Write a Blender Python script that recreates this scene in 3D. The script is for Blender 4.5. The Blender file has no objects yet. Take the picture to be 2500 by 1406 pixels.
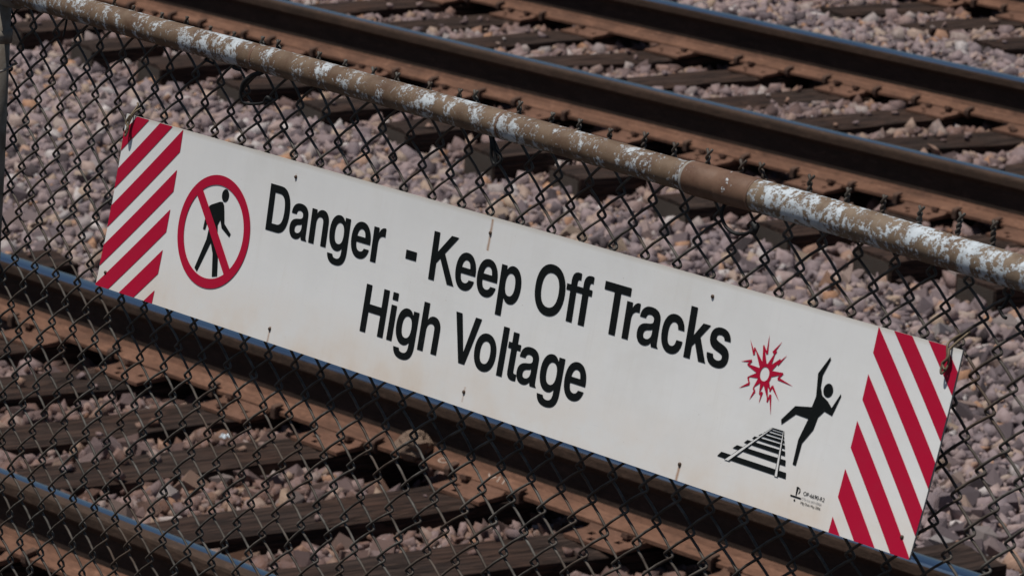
import bpy, bmesh, math, random
import numpy as np
from mathutils import Matrix, Vector
from mathutils.geometry import tessellate_polygon

random.seed(7)
RNG = np.random.default_rng(11)
scn = bpy.context.scene
COL = scn.collection

# ------------------------------------------------------------------ camera
ZO = 2.1481                      # height of the sign's upper left corner over the tie tops
CAM = np.array([5.3729, -4.1488, 1.3866 + ZO])
D = np.array([-0.7102, 0.6628, -0.2374]); D /= np.linalg.norm(D)
R_ = np.array([0.6751, 0.7367, 0.0372]); R_ -= D * (R_ @ D); R_ /= np.linalg.norm(R_)
U_ = np.cross(R_, D)
FPX = 10415.4
cd = bpy.data.cameras.new('camera')
cd.sensor_width = 36.0
cd.lens = 36.0 * FPX / 2500.0
cd.clip_start, cd.clip_end = 0.1, 2000
cd.dof.use_dof = True
cd.dof.focus_distance = 6.7
cd.dof.aperture_fstop = 20
cam = bpy.data.objects.new('camera', cd)
COL.objects.link(cam)
cam.matrix_world = Matrix(((R_[0], U_[0], -D[0], CAM[0]), (R_[1], U_[1], -D[1], CAM[1]),
                           (R_[2], U_[2], -D[2], CAM[2]), (0, 0, 0, 1)))
scn.camera = cam

# ------------------------------------------------------------------ light
SUN = Vector((-0.15, -0.27, 0.95)).normalized()
w = bpy.data.worlds.new('World'); scn.world = w; w.use_nodes = True
wn = w.node_tree.nodes
bg = wn['Background']
sky = wn.new('ShaderNodeTexSky'); sky.sky_type = 'NISHITA'; sky.sun_disc = False
sky.sun_elevation = math.asin(SUN.z)
sky.sun_rotation = math.atan2(SUN.x, SUN.y)
sky.dust_density = 0.3
sky.altitude = 200
w.node_tree.links.new(sky.outputs[0], bg.inputs[0])
bg.inputs[1].default_value = 0.058
sd = bpy.data.lights.new('sun', 'SUN'); sd.energy = 5.0; sd.angle = math.radians(0.53); sd.color = (1, 0.955, 0.89)
so = bpy.data.objects.new('sun', sd); COL.objects.link(so)
so.rotation_euler = SUN.to_track_quat('Z', 'Y').to_euler()
so.location = (0, 0, 12)
scn.view_settings.view_transform = 'Standard'
scn.view_settings.look = 'None'
scn.view_settings.exposure = -0.42
scn.view_settings.gamma = 1.0

# ------------------------------------------------------------------ helpers
def link(o, parent=None):
    COL.objects.link(o)
    if parent is not None:
        o.parent = parent
    return o

def tag(o, label=None, cat=None, group=None, kind=None):
    if label: o['label'] = label
    if cat: o['category'] = cat
    if group: o['group'] = group
    if kind: o['kind'] = kind
    return o

def empty(name, loc=(0, 0, 0)):
    o = bpy.data.objects.new(name, None)
    o.empty_display_size = 0.1
    o.location = loc
    COL.objects.link(o)
    return o

def mesh_np(name, V, F, mats=(), smooth=False):
    me = bpy.data.meshes.new(name)
    me.from_pydata([tuple(map(float, v)) for v in V], [], [tuple(int(i) for i in f) for f in F])
    for m in mats: me.materials.append(m)
    if smooth:
        me.polygons.foreach_set('use_smooth', np.ones(len(me.polygons), bool))
    me.update()
    return me

def obj(name, me, parent=None, loc=None):
    o = bpy.data.objects.new(name, me)
    if loc is not None: o.location = loc
    return link(o, parent)

class MB:
    """collects simple solids into one mesh"""
    def __init__(s): s.v = []; s.f = []
    def add(s, V, F):
        n = len(s.v); s.v += [tuple(map(float, v)) for v in V]; s.f += [tuple(int(i) + n for i in f) for f in F]
    def box(s, a, b):
        x0, y0, z0 = a; x1, y1, z1 = b
        s.add([(x0, y0, z0), (x1, y0, z0), (x1, y1, z0), (x0, y1, z0), (x0, y0, z1), (x1, y0, z1), (x1, y1, z1), (x0, y1, z1)],
              [(0, 3, 2, 1), (4, 5, 6, 7), (0, 1, 5, 4), (1, 2, 6, 5), (2, 3, 7, 6), (3, 0, 4, 7)])
    def tube(s, P, r, sides=7, closed=False):
        V, F = tube(P, r, sides, closed); s.add(V, F)
    def prism(s, prof, x0, x1):
        """profile of (y,z) extruded along x"""
        n = len(prof)
        V = [(x0, y, z) for y, z in prof] + [(x1, y, z) for y, z in prof]
        F = [(i, (i + 1) % n, n + (i + 1) % n, n + i) for i in range(n)]
        F += [tuple(range(n))[::-1], tuple(range(n, 2 * n))]
        s.add(V, F)
    def mesh(s, name, mats=(), smooth=False, bevel=0):
        me = mesh_np(name, s.v, s.f, mats, smooth)
        if bevel:
            bm = bmesh.new(); bm.from_mesh(me)
            es = [e for e in bm.edges if len(e.link_faces) == 2 and e.calc_face_angle(0) > 0.6]
            bmesh.ops.bevel(bm, geom=es, offset=bevel, segments=1, affect='EDGES', clamp_overlap=True)
            bm.to_mesh(me); bm.free()
        return me

def tube(P, r, sides=7, closed=False):
    P = np.asarray(P, float); n = len(P)
    T = np.empty_like(P)
    if closed:
        T = np.roll(P, -1, 0) - np.roll(P, 1, 0)
    else:
        T[1:-1] = P[2:] - P[:-2]; T[0] = P[1] - P[0]; T[-1] = P[-1] - P[-2]
    T /= np.linalg.norm(T, axis=1)[:, None] + 1e-12
    a = np.array([0, 1, 0]) if abs(T[0][1]) < 0.9 else np.array([1, 0, 0])
    N = np.cross(T[0], a); N /= np.linalg.norm(N)
    rr = np.broadcast_to(np.asarray(r, float), (n,))
    ang = np.arange(sides) * 2 * math.pi / sides
    V = []
    for i in range(n):
        N = N - T[i] * (N @ T[i]); N /= np.linalg.norm(N) + 1e-12
        B = np.cross(T[i], N)
        V.append(P[i] + rr[i] * (np.cos(ang)[:, None] * N + np.sin(ang)[:, None] * B))
    V = np.concatenate(V)
    F = []
    for i in range(n if closed else n - 1):
        j = (i + 1) % n
        for k in range(sides):
            k2 = (k + 1) % sides
            F.append((i * sides + k, i * sides + k2, j * sides + k2, j * sides + k))
    if not closed:
        F.append(tuple(range(sides))[::-1]); F.append(tuple((n - 1) * sides + k for k in range(sides)))
    return V, F

# ------------------------------------------------------------------ materials
def mat(name, color=(.5, .5, .5), rough=.7, metal=0.0, spec=.4):
    m = bpy.data.materials.new(name); m.use_nodes = True
    b = m.node_tree.nodes['Principled BSDF']
    b.inputs['Base Color'].default_value = (*color, 1)
    b.inputs['Roughness'].default_value = rough
    b.inputs['Metallic'].default_value = metal
    b.inputs['Specular IOR Level'].default_value = spec
    return m

class NT:
    def __init__(s, m): s.t = m.node_tree; s.b = s.t.nodes['Principled BSDF']
    def n(s, typ, **kw):
        x = s.t.nodes.new(typ)
        for k, v in kw.items():
            if hasattr(x, k): setattr(x, k, v)
        return x
    def l(s, a, b): s.t.links.new(a, b)
    def coord(s, scale=(1, 1, 1), kind='Object'):
        c = s.n('ShaderNodeTexCoord'); mp = s.n('ShaderNodeMapping'); mp.inputs['Scale'].default_value = scale
        s.l(c.outputs[kind], mp.inputs[0]); return mp.outputs[0]
    def noise(s, vec, scale, detail=4, rough=.6, dist=0):
        x = s.n('ShaderNodeTexNoise'); x.inputs['Scale'].default_value = scale; x.inputs['Detail'].default_value = detail
        x.inputs['Roughness'].default_value = rough; x.inputs['Distortion'].default_value = dist
        if vec is not None: s.l(vec, x.inputs['Vector'])
        return x.outputs['Fac']
    def ramp(s, fac, stops, interp='LINEAR'):
        r = s.n('ShaderNodeValToRGB'); r.color_ramp.interpolation = interp
        e = r.color_ramp.elements
        while len(e) < len(stops): e.new(.5)
        for k, (p, c) in zip(e, stops):
            k.position = p; k.color = (*c, 1) if len(c) == 3 else c
        s.l(fac, r.inputs[0]); return r.outputs[0]
    def mix(s, fac, a, b, blend='MIX'):
        x = s.n('ShaderNodeMix'); x.data_type = 'RGBA'; x.blend_type = blend
        for i, v in ((0, fac), (6, a), (7, b)):
            if isinstance(v, (int, float)): x.inputs[i].default_value = v
            elif isinstance(v, tuple): x.inputs[i].default_value = (*v, 1)
            else: s.l(v, x.inputs[i])
        return x.outputs[2]
    def math(s, op, a, b=0.0, c=0.0):
        x = s.n('ShaderNodeMath'); x.operation = op
        for i, v in ((0, a), (1, b), (2, c)):
            if isinstance(v, (int, float)): x.inputs[i].default_value = v
            else: s.l(v, x.inputs[i])
        return x.outputs[0]
    def bump(s, h, strength=.4, dist=.003):
        x = s.n('ShaderNodeBump'); x.inputs['Strength'].default_value = strength; x.inputs['Distance'].default_value = dist
        s.l(h, x.inputs['Height']); s.l(x.outputs[0], s.b.inputs['Normal'])
    def base(s, c): s.l(c, s.b.inputs['Base Color'])

BW = lambda a, b: [(a, (0, 0, 0)), (b, (1, 1, 1))]

def rust_mat(name, c0, c1, c2, scale=9):
    m = mat(name, rough=.85, spec=.25); t = NT(m)
    v = t.coord((1, 3, 3))
    a = t.noise(v, scale, 6, .65); b = t.noise(v, scale * 9, 4, .6)
    c = t.ramp(a, [(.3, c0), (.52, c1), (.72, c2)])
    c = t.mix(t.math('MULTIPLY', t.ramp(b, BW(.45, .7)), .45), c, tuple(x * .55 for x in c0))
    sc = t.noise(t.coord((1, 2.2, 2.2)), scale * 3.1, 7, .75, .5)
    c = t.mix(t.math('MULTIPLY', t.ramp(sc, BW(.55, .66)), .5), c, tuple(min(1, x * 1.45) for x in c2))
    c = t.mix(t.math('MULTIPLY', t.ramp(sc, [(.33, (1, 1, 1)), (.43, (0, 0, 0))]), .6), c, tuple(x * .45 for x in c0))
    t.base(c); t.bump(t.math('ADD', b, sc), .5, .003)
    return m

M_rust = rust_mat('rusted_rail_steel', (.098, .050, .033), (.158, .079, .050), (.20, .105, .069), 4)
M_plate = rust_mat('rusted_plate_steel', (.10, .052, .034), (.15, .076, .05), (.185, .098, .066), 7)
M_head = rust_mat('dark_head_steel', (.042, .027, .019), (.062, .038, .026), (.085, .052, .037), 5)  # darker brown for the head sides and the unpolished part of its top
M_web = rust_mat('shaded_rail_web', (.024, .016, .012), (.036, .023, .017), (.052, .032, .024), 5)  # shade below the rail head, painted into the web colour
M_spike = rust_mat('spike_steel', (.06, .033, .023), (.10, .052, .036), (.13, .07, .05), 20)
M_anchor = rust_mat('anchor_steel', (.06, .036, .026), (.09, .052, .038), (.12, .07, .05), 14)

def polish_mat():
    m = mat('polished_rail_head', (.30, .38, .47), .23, 1.0); t = NT(m)
    v = t.coord((.35, 60, 1))
    a = t.noise(v, 5, 5, .6)
    t.base(t.ramp(a, [(.25, (.20, .27, .35)), (.6, (.34, .45, .56)), (.8, (.42, .53, .64))]))
    t.l(t.math('MULTIPLY_ADD', a, .18, .14), t.b.inputs['Roughness'])
    return m
M_pol = polish_mat()

def wood_mat():
    m = mat('weathered_tie_wood', rough=.9, spec=.2); t = NT(m)
    oi = t.n('ShaderNodeObjectInfo')
    c = t.n('ShaderNodeTexCoord')
    ad = t.n('ShaderNodeVectorMath'); ad.operation = 'ADD'
    cm = t.n('ShaderNodeCombineXYZ'); t.l(t.math('MULTIPLY', oi.outputs['Random'], 17.0), cm.inputs[0]); t.l(t.math('MULTIPLY', oi.outputs['Random'], 9.0), cm.inputs[1])
    t.l(c.outputs['Object'], ad.inputs[0]); t.l(cm.outputs[0], ad.inputs[1])
    mp = t.n('ShaderNodeMapping'); mp.inputs['Scale'].default_value = (1, .07, 1); t.l(ad.outputs[0], mp.inputs[0])
    g = t.noise(mp.outputs[0], 55, 8, .68, .6)
    cr = t.noise(mp.outputs[0], 22, 3, .5, 1.0)
    big = t.noise(ad.outputs[0], 3.2, 3)
    col = t.ramp(g, [(.28, (.011, .0070, .0056)), (.46, (.036, .0225, .0175)), (.64, (.064, .042, .033)), (.8, (.110, .076, .061))])
    col = t.mix(t.math('MULTIPLY', t.ramp(big, BW(.40, .72)), .7), col, (.07, .036, .024))
    crk = t.ramp(cr, [(.455, (0, 0, 0)), (.485, (1, 1, 1)), (.515, (1, 1, 1)), (.545, (0, 0, 0))])
    col = t.mix(t.math('MULTIPLY', crk, .55), col, (.006, .0045, .004))
    cr2 = t.noise(mp.outputs[0], 47, 2, .4, .6)
    ck2 = t.ramp(cr2, [(.47, (0, 0, 0)), (.495, (1, 1, 1)), (.505, (1, 1, 1)), (.53, (0, 0, 0))])
    col = t.mix(t.math('MULTIPLY', ck2, .6), col, (.006, .0045, .004))
    t.base(col)
    h = t.math('SUBTRACT', g, t.math('ADD', t.math('MULTIPLY', crk, .8), t.math('MULTIPLY', ck2, .5)))
    t.bump(h, .9, .006)
    return m
M_wood = wood_mat()

def endplate_mat():
    m = mat('waffle_end_plate', rough=.6, metal=.2, spec=.4); t = NT(m)
    v = t.coord((1, 1, 1))
    br = t.n('ShaderNodeTexBrick'); br.offset = .5
    br.inputs['Scale'].default_value = 1; br.inputs['Brick Width'].default_value = .011; br.inputs['Row Height'].default_value = .017
    br.inputs['Mortar Size'].default_value = .0026; br.inputs['Mortar Smooth'].default_value = .2
    br.inputs['Color1'].default_value = (.022, .018, .015, 1); br.inputs['Color2'].default_value = (.03, .024, .02, 1); br.inputs['Mortar'].default_value = (.105, .09, .075, 1)
    sx = t.n('ShaderNodeSeparateXYZ'); t.l(v, sx.inputs[0]); cx = t.n('ShaderNodeCombineXYZ')
    t.l(sx.outputs[2], cx.inputs[0]); t.l(sx.outputs[0], cx.inputs[1]); t.l(cx.outputs[0], br.inputs['Vector'])
    t.base(t.mix(t.math('MULTIPLY', t.noise(v, 22, 4), .8), br.outputs['Color'], (.05, .034, .026)))
    t.bump(br.outputs['Fac'], .8, .003)
    return m
M_end = endplate_mat()

def ballast_mat(name, per_object):
    m = mat(name, rough=.92, spec=.2); t = NT(m)
    def at(nm):
        a = t.n('ShaderNodeAttribute'); a.attribute_name = nm
        a.attribute_type = 'OBJECT' if per_object else 'GEOMETRY'
        return a.outputs['Fac']
    r = at('rnd'); ru = at('rust')
    c = t.ramp(r, [(0.0, (.06, .048, .050)), (.09, (.14, .112, .120)), (.24, (.245, .197, .206)), (.42, (.355, .272, .268)), (.56, (.245, .200, .212)),
                   (.70, (.40, .302, .280)), (.79, (.415, .312, .235)), (.85, (.33, .29, .292)), (.905, (.43, .24, .145)), (.95, (.39, .355, .35)), (1.0, (.62, .565, .545))])
    v = t.coord((1, 1, 1))
    n1 = t.noise(v, 60, 5, .7); n2 = t.noise(v, 260, 3, .6)
    c = t.mix(t.math('MULTIPLY', t.ramp(n1, BW(.42, .66)), .5), c, t.mix(1.0, c, (.62, .54, .52), 'MULTIPLY'))
    c = t.mix(t.math('MULTIPLY', t.ramp(n2, BW(.58, .75)), .35), c, (.36, .30, .28))
    c = t.mix(t.math('MULTIPLY', ru, t.math('MULTIPLY_ADD', t.ramp(n1, BW(.3, .7)), .45, .5)), c, (.17, .088, .058))
    t.base(c)
    t.bump(t.math('ADD', n1, t.math('MULTIPLY', n2, .4)), .9, .006)
    return m
M_bal = ballast_mat('crushed_granite_ballast', False)
M_balo = ballast_mat('crushed_granite_stone', True)

def dirt_mat():
    m = mat('ballast_fines', rough=1, spec=.1); t = NT(m)
    v = t.coord((1, 1, 1)); a = t.noise(v, 30, 6, .7)
    t.base(t.ramp(a, [(.35, (.03, .022, .019)), (.6, (.075, .055, .05)), (.8, (.13, .1, .095))])); t.bump(a, .8, .02)
    return m
M_dirt = dirt_mat()

def wire_mat():
    m = mat('weathered_black_wire', rough=.62, metal=.1, spec=.25); t = NT(m)
    v = t.coord((1, 1, 1)); a = t.noise(v, 38, 4, .65); b = t.noise(v, 6, 2)
    c = t.ramp(a, [(.3, (.030, .024, .020)), (.5, (.078, .070, .061)), (.75, (.165, .155, .14))])
    c = t.mix(t.ramp(b, BW(.45, .75)), c, (.085, .055, .038))
    t.base(c); return m
M_wire = wire_mat()
M_black = mat('black_rubber_cord', (.012, .012, .012), .6, 0, .3)

def paint_mat(name, lo, hi, brown, white, streak):
    m = mat(name, rough=.62, spec=.35); t = NT(m)
    v = t.coord((1, 1, 1)); vs = t.coord(streak)
    big = t.noise(v, 5.5, 2, .5)
    fine = t.noise(vs, 30, 9, .72, .35)
    dots = t.noise(v, 160, 4, .7)
    f = t.math('ADD', t.math('MULTIPLY', fine, .80), t.math('MULTIPLY', big, .30))
    f = t.math('ADD', f, t.math('MULTIPLY', t.math('SUBTRACT', dots, .5), .42))
    mask = t.ramp(f, BW(lo, hi))
    b = t.ramp(t.noise(v, 24, 6, .7), [(.3, (brown[0] * .62, brown[1] * .5, brown[2] * .44)), (.52, brown), (.75, tuple(min(1, x * 1.32) for x in brown))])
    wv = t.ramp(t.noise(v, 46, 5, .6), [(.3, tuple(x * .68 for x in white)), (.55, white)])
    t.base(t.mix(mask, b, wv))
    t.bump(t.math('ADD', t.math('MULTIPLY', mask, .6), t.math('MULTIPLY', dots, .35)), .5, .0015)
    return m
M_pipeL = paint_mat('peeling_brown_paint', .568, .64, (.150, .100, .064), (.50, .54, .57), (1.25, .8, .8))
M_pipeR = paint_mat('peeling_white_paint', .55, .605, (.18, .13, .088), (.52, .57, .61), (1.5, 1, 1))
M_sleeve = paint_mat('brown_sleeve_paint', .665, .69, (.15, .085, .055), (.58, .61, .63), (1.5, 1, 1))
M_post = paint_mat('grey_post_steel', .9, .99, (.24, .215, .18), (.3, .28, .25), (1, 1, 1))

# ------------------------------------------------------------------ the sign's surface
LS, HS = 1.829, 0.283
def sign_pt(u, v, off=0.0):
    """u metres along the panel, v metres down from its top edge; it is bowed and leans towards the platform"""
    u = np.asarray(u, float); v = np.asarray(v, float); un = u / LS
    def S(u, v):
        un = u / LS; Y = 0 * (u + v); Z = 0 * (u + v); n = 8
        for i in range(n):
            a = .1635 + .0826 * un + .0864 * (v * (i + .5) / n) / .279 - .0331 * 4 * un * (1 - un)
            Y = Y - np.sin(a) * v / n; Z = Z - np.cos(a) * v / n
        return np.stack([u + 0 * v, Y - .0175 * u, Z + .0037 * u + ZO], -1)
    P = S(u, v)
    if np.any(off):
        e = 1e-3
        n = np.cross(S(u, v + e) - P, S(u + e, v) - P); n /= np.linalg.norm(n, axis=-1)[..., None]
        P = P - n * off if np.mean(n[..., 1]) > 0 else P + n * off
    return P

def fence_y(x, z):
    """depth of the mesh sheet: it hangs from the pipe and bellies out towards the platform"""
    zz = z - ZO
    lean = np.radians(4.5 + np.clip((x + .3) / 2.2, -.3, 1.4) * 6.5)
    t = np.clip(.14 - zz, -.1, .75) + .25 * np.clip(.14 - zz - .75, 0, 3)
    return .022 - t * np.tan(lean)

# ------------------------------------------------------------------ ground and ballast
TW = .245
SK = math.radians(13.0); TN = math.tan(SK)      # the ties lie askew under the rails
TRACKS = [  # rail centre lines, tie end Ys, -X edge of each tie where it crosses the line y0
    dict(y=(2.528, 4.033), ends=(1.815, 4.746), y0=4.03, ties=[c - .125 for c in (-8.24, -7.7, -7.15, -6.62, -6.08, -5.56, -5.03, -4.5, -4.04, -3.40, -2.85, -2.3, -1.76, -1.22, -.7, -.15)], x=(-15, 2.5)),
    dict(y=(7.943, 9.460), ends=(7.23, 10.16), y0=7.23, ties=[-13.0, -12.45, -11.92, -11.38, -10.85, -10.31, -9.78, -9.29, -8.735, -8.19, -7.66, -7.13, -6.63, -6.03, -5.49, -4.98, -4.475, -3.95, -3.4, -2.87], x=(-18, 0.5)),
    dict(y=(11.563, 13.068), ends=(10.85, 13.78), y0=10.85, ties=[-11.3, -10.75, -10.2, -9.66, -9.12, -8.61, -8.10, -7.60, -7.08, -6.55, -6.0, -5.47], x=(-18, -2)),
]
_ph = RNG.uniform(0, 6.28, (10,)); _k = RNG.normal(0, 1, (10, 2)); _k /= np.linalg.norm(_k, axis=1)[:, None]
_fr = np.array([2, 3, 4.5, 6, 8, 10, 13, 16, 20, 26.])
def nz(X, Y):
    s = 0
    for i in range(10): s = s + np.sin(_fr[i] * (_k[i, 0] * X + _k[i, 1] * Y) + _ph[i]) / (1 + .18 * _fr[i])
    return s * .45
def sstep(a, b, x):
    t = np.clip((x - a) / (b - a), 0, 1); return t * t * (3 - 2 * t)
def height(X, Y):
    h = -.105 + .022 * nz(X, Y) - .02 * np.exp(-((Y - 6.1) / .5) ** 2) + .062 * sstep(10.2, 10.6, Y)
    for k, t in enumerate(TRACKS):
        a, b = t['ends']
        ins = sstep(a - .02, a + .45, Y) * (1 - sstep(b - .45, b + .02, Y))
        crib = np.searchsorted(np.array(t['ties']), X - (Y - t['y0']) * TN)
        rs = np.random.default_rng(40 + k)
        cr = rs.uniform(-.03, .004, len(t['ties']) + 1)
        hi = (-.043 if k == 0 else -.036) + cr[crib] + .011 * nz(X * 1.3, Y * 1.3)
        for j, yr in enumerate(t['y']):
            dp = rs.uniform(.0, .06, len(t['ties']) + 1)
            if k == 0 and j == 1: dp[9] = .17      # the hollow crib where a stone lies on the rail base
            hi = hi - dp[crib] * np.exp(-((Y - yr + .03) / .13) ** 2)
        h = h * (1 - ins) + hi * ins
    return h

def project(P):
    q = np.asarray(P) - CAM; z = q @ D
    return 1250 + FPX * (q @ R_) / z, 703 - FPX * (q @ U_) / z, z

ground = obj('ground', mesh_np('ground', [(-300, -300, -.42), (300, -300, -.42), (300, 300, -.42), (-300, 300, -.42)], [(0, 1, 2, 3)], [M_dirt]))
tag(ground, kind='structure')
gx = np.arange(-19, 4.01, .1); gy = np.arange(-1.5, 16.01, .1)
GX, GY = np.meshgrid(gx, gy, indexing='ij')
GZ = height(GX, GY) - .022
edge = np.minimum(np.minimum(GX - gx[0], gx[-1] - GX), np.minimum(GY - gy[0], gy[-1] - GY))
GZ = np.where(edge < .3, GZ - (.3 - edge) * 1.3, GZ)
nx, ny = GX.shape
idx = np.arange(nx * ny).reshape(nx, ny)
Q = np.stack([idx[:-1, :-1], idx[1:, :-1], idx[1:, 1:], idx[:-1, 1:]], -1).reshape(-1, 4)
bed = obj('ballast_bed', mesh_np('ballast_bed', np.stack([GX, GY, GZ], -1).reshape(-1, 3), Q, [M_dirt], True))
tag(bed, kind='structure')

def make_stone(seed):
    r = np.random.default_rng(seed)
    cub = np.array([(a, b, c) for a in (-1, 1) for b in (-1, 1) for c in (-1, 1)], float) * .72
    p = cub[r.permutation(8)[:int(r.integers(7, 9))]] + r.uniform(-.38, .38, (1, 3)) * 0
    p = p + r.uniform(-.40, .40, p.shape)
    q = r.normal(0, 1, (int(r.integers(2, 5)), 3)); q /= np.linalg.norm(q, axis=1)[:, None]
    p = np.concatenate([p, q * r.uniform(.7, 1.0, (len(q), 1))])
    p *= np.array([1.12, r.uniform(.58, .98), r.uniform(.42, .8)])
    bm = bmesh.new()
    for q in p: bm.verts.new(q)
    g = bmesh.ops.convex_hull(bm, input=bm.verts)
    dead = [x for x in g['geom_interior'] + g['geom_unused'] if isinstance(x, bmesh.types.BMVert)]
    bmesh.ops.delete(bm, geom=list(set(dead)), context='VERTS')
    bmesh.ops.triangulate(bm, faces=bm.faces[:])
    bm.verts.index_update()
    V = np.array([v.co[:] for v in bm.verts]); F = np.array([[v.index for v in f.verts] for f in bm.faces])
    bm.free()
    return V, F
PROTO = [make_stone(100 + i) for i in range(48)]

def rotmats(n):
    q = RNG.normal(0, 1, (n, 4)); q[:, 1:3] *= .58; q /= np.linalg.norm(q, axis=1)[:, None]
    a, b, c, d = q.T
    return np.stack([np.stack([1 - 2 * (c * c + d * d), 2 * (b * c - a * d), 2 * (b * d + a * c)], -1),
                     np.stack([2 * (b * c + a * d), 1 - 2 * (b * b + d * d), 2 * (c * d - a * b)], -1),
                     np.stack([2 * (b * d - a * c), 2 * (c * d + a * b), 1 - 2 * (b * b + c * c)], -1)], 1)

def scatter():
    out = []
    for layer, (sp, zoff, smin, smax) in enumerate([(.031, -.014, .012, .027), (.048, .003, .016, .036), (.085, .010, .026, .054), (.050, .014, .007, .016)]):
        xs = np.arange(-14, 1, sp); ys = np.arange(1.2, 13.8, sp)
        X, Y = np.meshgrid(xs, ys); X = X.ravel(); Y = Y.ravel()
        X = X + RNG.uniform(-.5, .5, X.size) * sp; Y = Y + RNG.uniform(-.5, .5, Y.size) * sp
        px, py, z = project(np.stack([X, Y, 0 * X], -1))
        k = (px > -520) & (px < 3020) & (py > -330) & (py < 1800)
        X, Y = X[k], Y[k]
        S = np.exp(RNG.uniform(math.log(smin), math.log(smax), X.size))
        Z = height(X, Y) + zoff + RNG.normal(0, .004, X.size)
        keep = np.ones(X.size, bool)
        rust = np.zeros(X.size)
        for t in TRACKS:
            iny = (Y > t['ends'][0] - .012) & (Y < t['ends'][1] + .012)
            te = np.array(t['ties']); XK = X - (Y - t['y0']) * TN; i = np.searchsorted(te, XK + .006) - 1
            on = iny & (i >= 0) & (XK < te[np.clip(i, 0, None)] + TW * 1.026 + .006)
            lucky = (RNG.uniform(size=X.size) < .02) & (S < .024)
            nr = (np.abs(Y - t['y'][0]) < .24) | (np.abs(Y - t['y'][1]) < .24)
            keep &= ~on | (lucky & ~nr)
            Z = np.where(on & lucky, S * .35, Z)
            for yr in t['y']:
                near = np.abs(Y - yr) < .11
                Z = np.where(near, np.minimum(Z, -.02 - S * .9), Z)
                rust = np.maximum(rust, 1.15 * np.exp(-((Y - yr) / .40) ** 2))
            rust = np.maximum(rust, (.85 if t is TRACKS[0] else .5) * iny)
        out.append(np.stack([X, Y, Z, S, rust], -1)[keep])
    return np.concatenate(out)
ST = scatter()
# rnd: colour of each stone
RND = RNG.uniform(0, 1, len(ST))
RUST = np.clip(ST[:, 4] * RNG.uniform(.45, 1.25, len(ST)), 0, 1)
PID = RNG.integers(0, len(PROTO), len(ST)); ROT = rotmats(len(ST))
ASP = RNG.uniform(.85, 1.15, (len(ST), 3))
# the 300 stones that show largest become parts of their own
px, py, dz = project(ST[:, :3])
vis = (px > 20) & (px < 2480) & (py > 60) & (py < 1390)
top_layer = ST[:, 2] > height(ST[:, 0], ST[:, 1]) + .002
sil = (px > 330) & (px < 2240) & (py > 290 + (px - 330) * .28) & (py < 735 + (px - 330) * .325)   # behind the sign
score = np.where(vis & top_layer & ~sil, ST[:, 3] / dz, 0)
big = np.argsort(-score)[:300]
isbig = np.zeros(len(ST), bool); isbig[big] = True

vs, fs, rn, ru = [], [], [], []; base = 0
for k in range(len(PROTO)):
    V, F = PROTO[k]
    s = np.where((PID == k) & ~isbig)[0]
    P = np.einsum('nij,nvj->nvi', ROT[s], V[None] * ASP[s][:, None]) * ST[s, 3][:, None, None] + ST[s, :3][:, None]
    nv = len(V)
    vs.append(P.reshape(-1, 3)); fs.append((F[None] + (base + np.arange(len(s)) * nv)[:, None, None]).reshape(-1, 3))
    rn.append(np.repeat(RND[s], nv)); ru.append(np.repeat(RUST[s], nv)); base += len(s) * nv
vs = np.concatenate(vs); fs = np.concatenate(fs)
me = bpy.data.meshes.new('ballast_stones')
me.vertices.add(len(vs)); me.vertices.foreach_set('co', vs.astype(np.float32).ravel())
me.loops.add(fs.size); me.loops.foreach_set('vertex_index', fs.astype(np.int32).ravel())
me.polygons.add(len(fs)); me.polygons.foreach_set('loop_start', (np.arange(len(fs)) * 3).astype(np.int32))
me.polygons.foreach_set('loop_total', np.full(len(fs), 3, np.int32))
me.update(calc_edges=True); me.validate()
for nm, dat in (('rnd', rn), ('rust', ru)):
    a = me.attributes.new(nm, 'FLOAT', 'POINT'); a.data.foreach_set('value', np.concatenate(dat).astype(np.float32))
me.materials.append(M_bal)
stuff = obj('ballast_stones', me, bed); tag(stuff, kind='stuff')

PM = []
for k, (V, F) in enumerate(PROTO):
    bm = bmesh.new()
    m_ = mesh_np('stone', V, F, [M_balo]); PM.append(m_); bm.free()
def place_stone(k, loc, rotm, scale, rnd, rust, parent, name='stone'):
    o = bpy.data.objects.new(name, PM[k])
    mw = np.eye(4); mw[:3, :3] = rotm @ np.diag(scale); mw[:3, 3] = loc
    COL.objects.link(o); o.parent = parent
    o.matrix_world = Matrix([list(map(float, r)) for r in mw])
    o['rnd'] = float(rnd); o['rust'] = float(rust)
    return o
for i in big:
    place_stone(int(PID[i]), ST[i, :3], ROT[i], ASP[i] * ST[i, 3], RND[i], RUST[i], bed)

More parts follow.
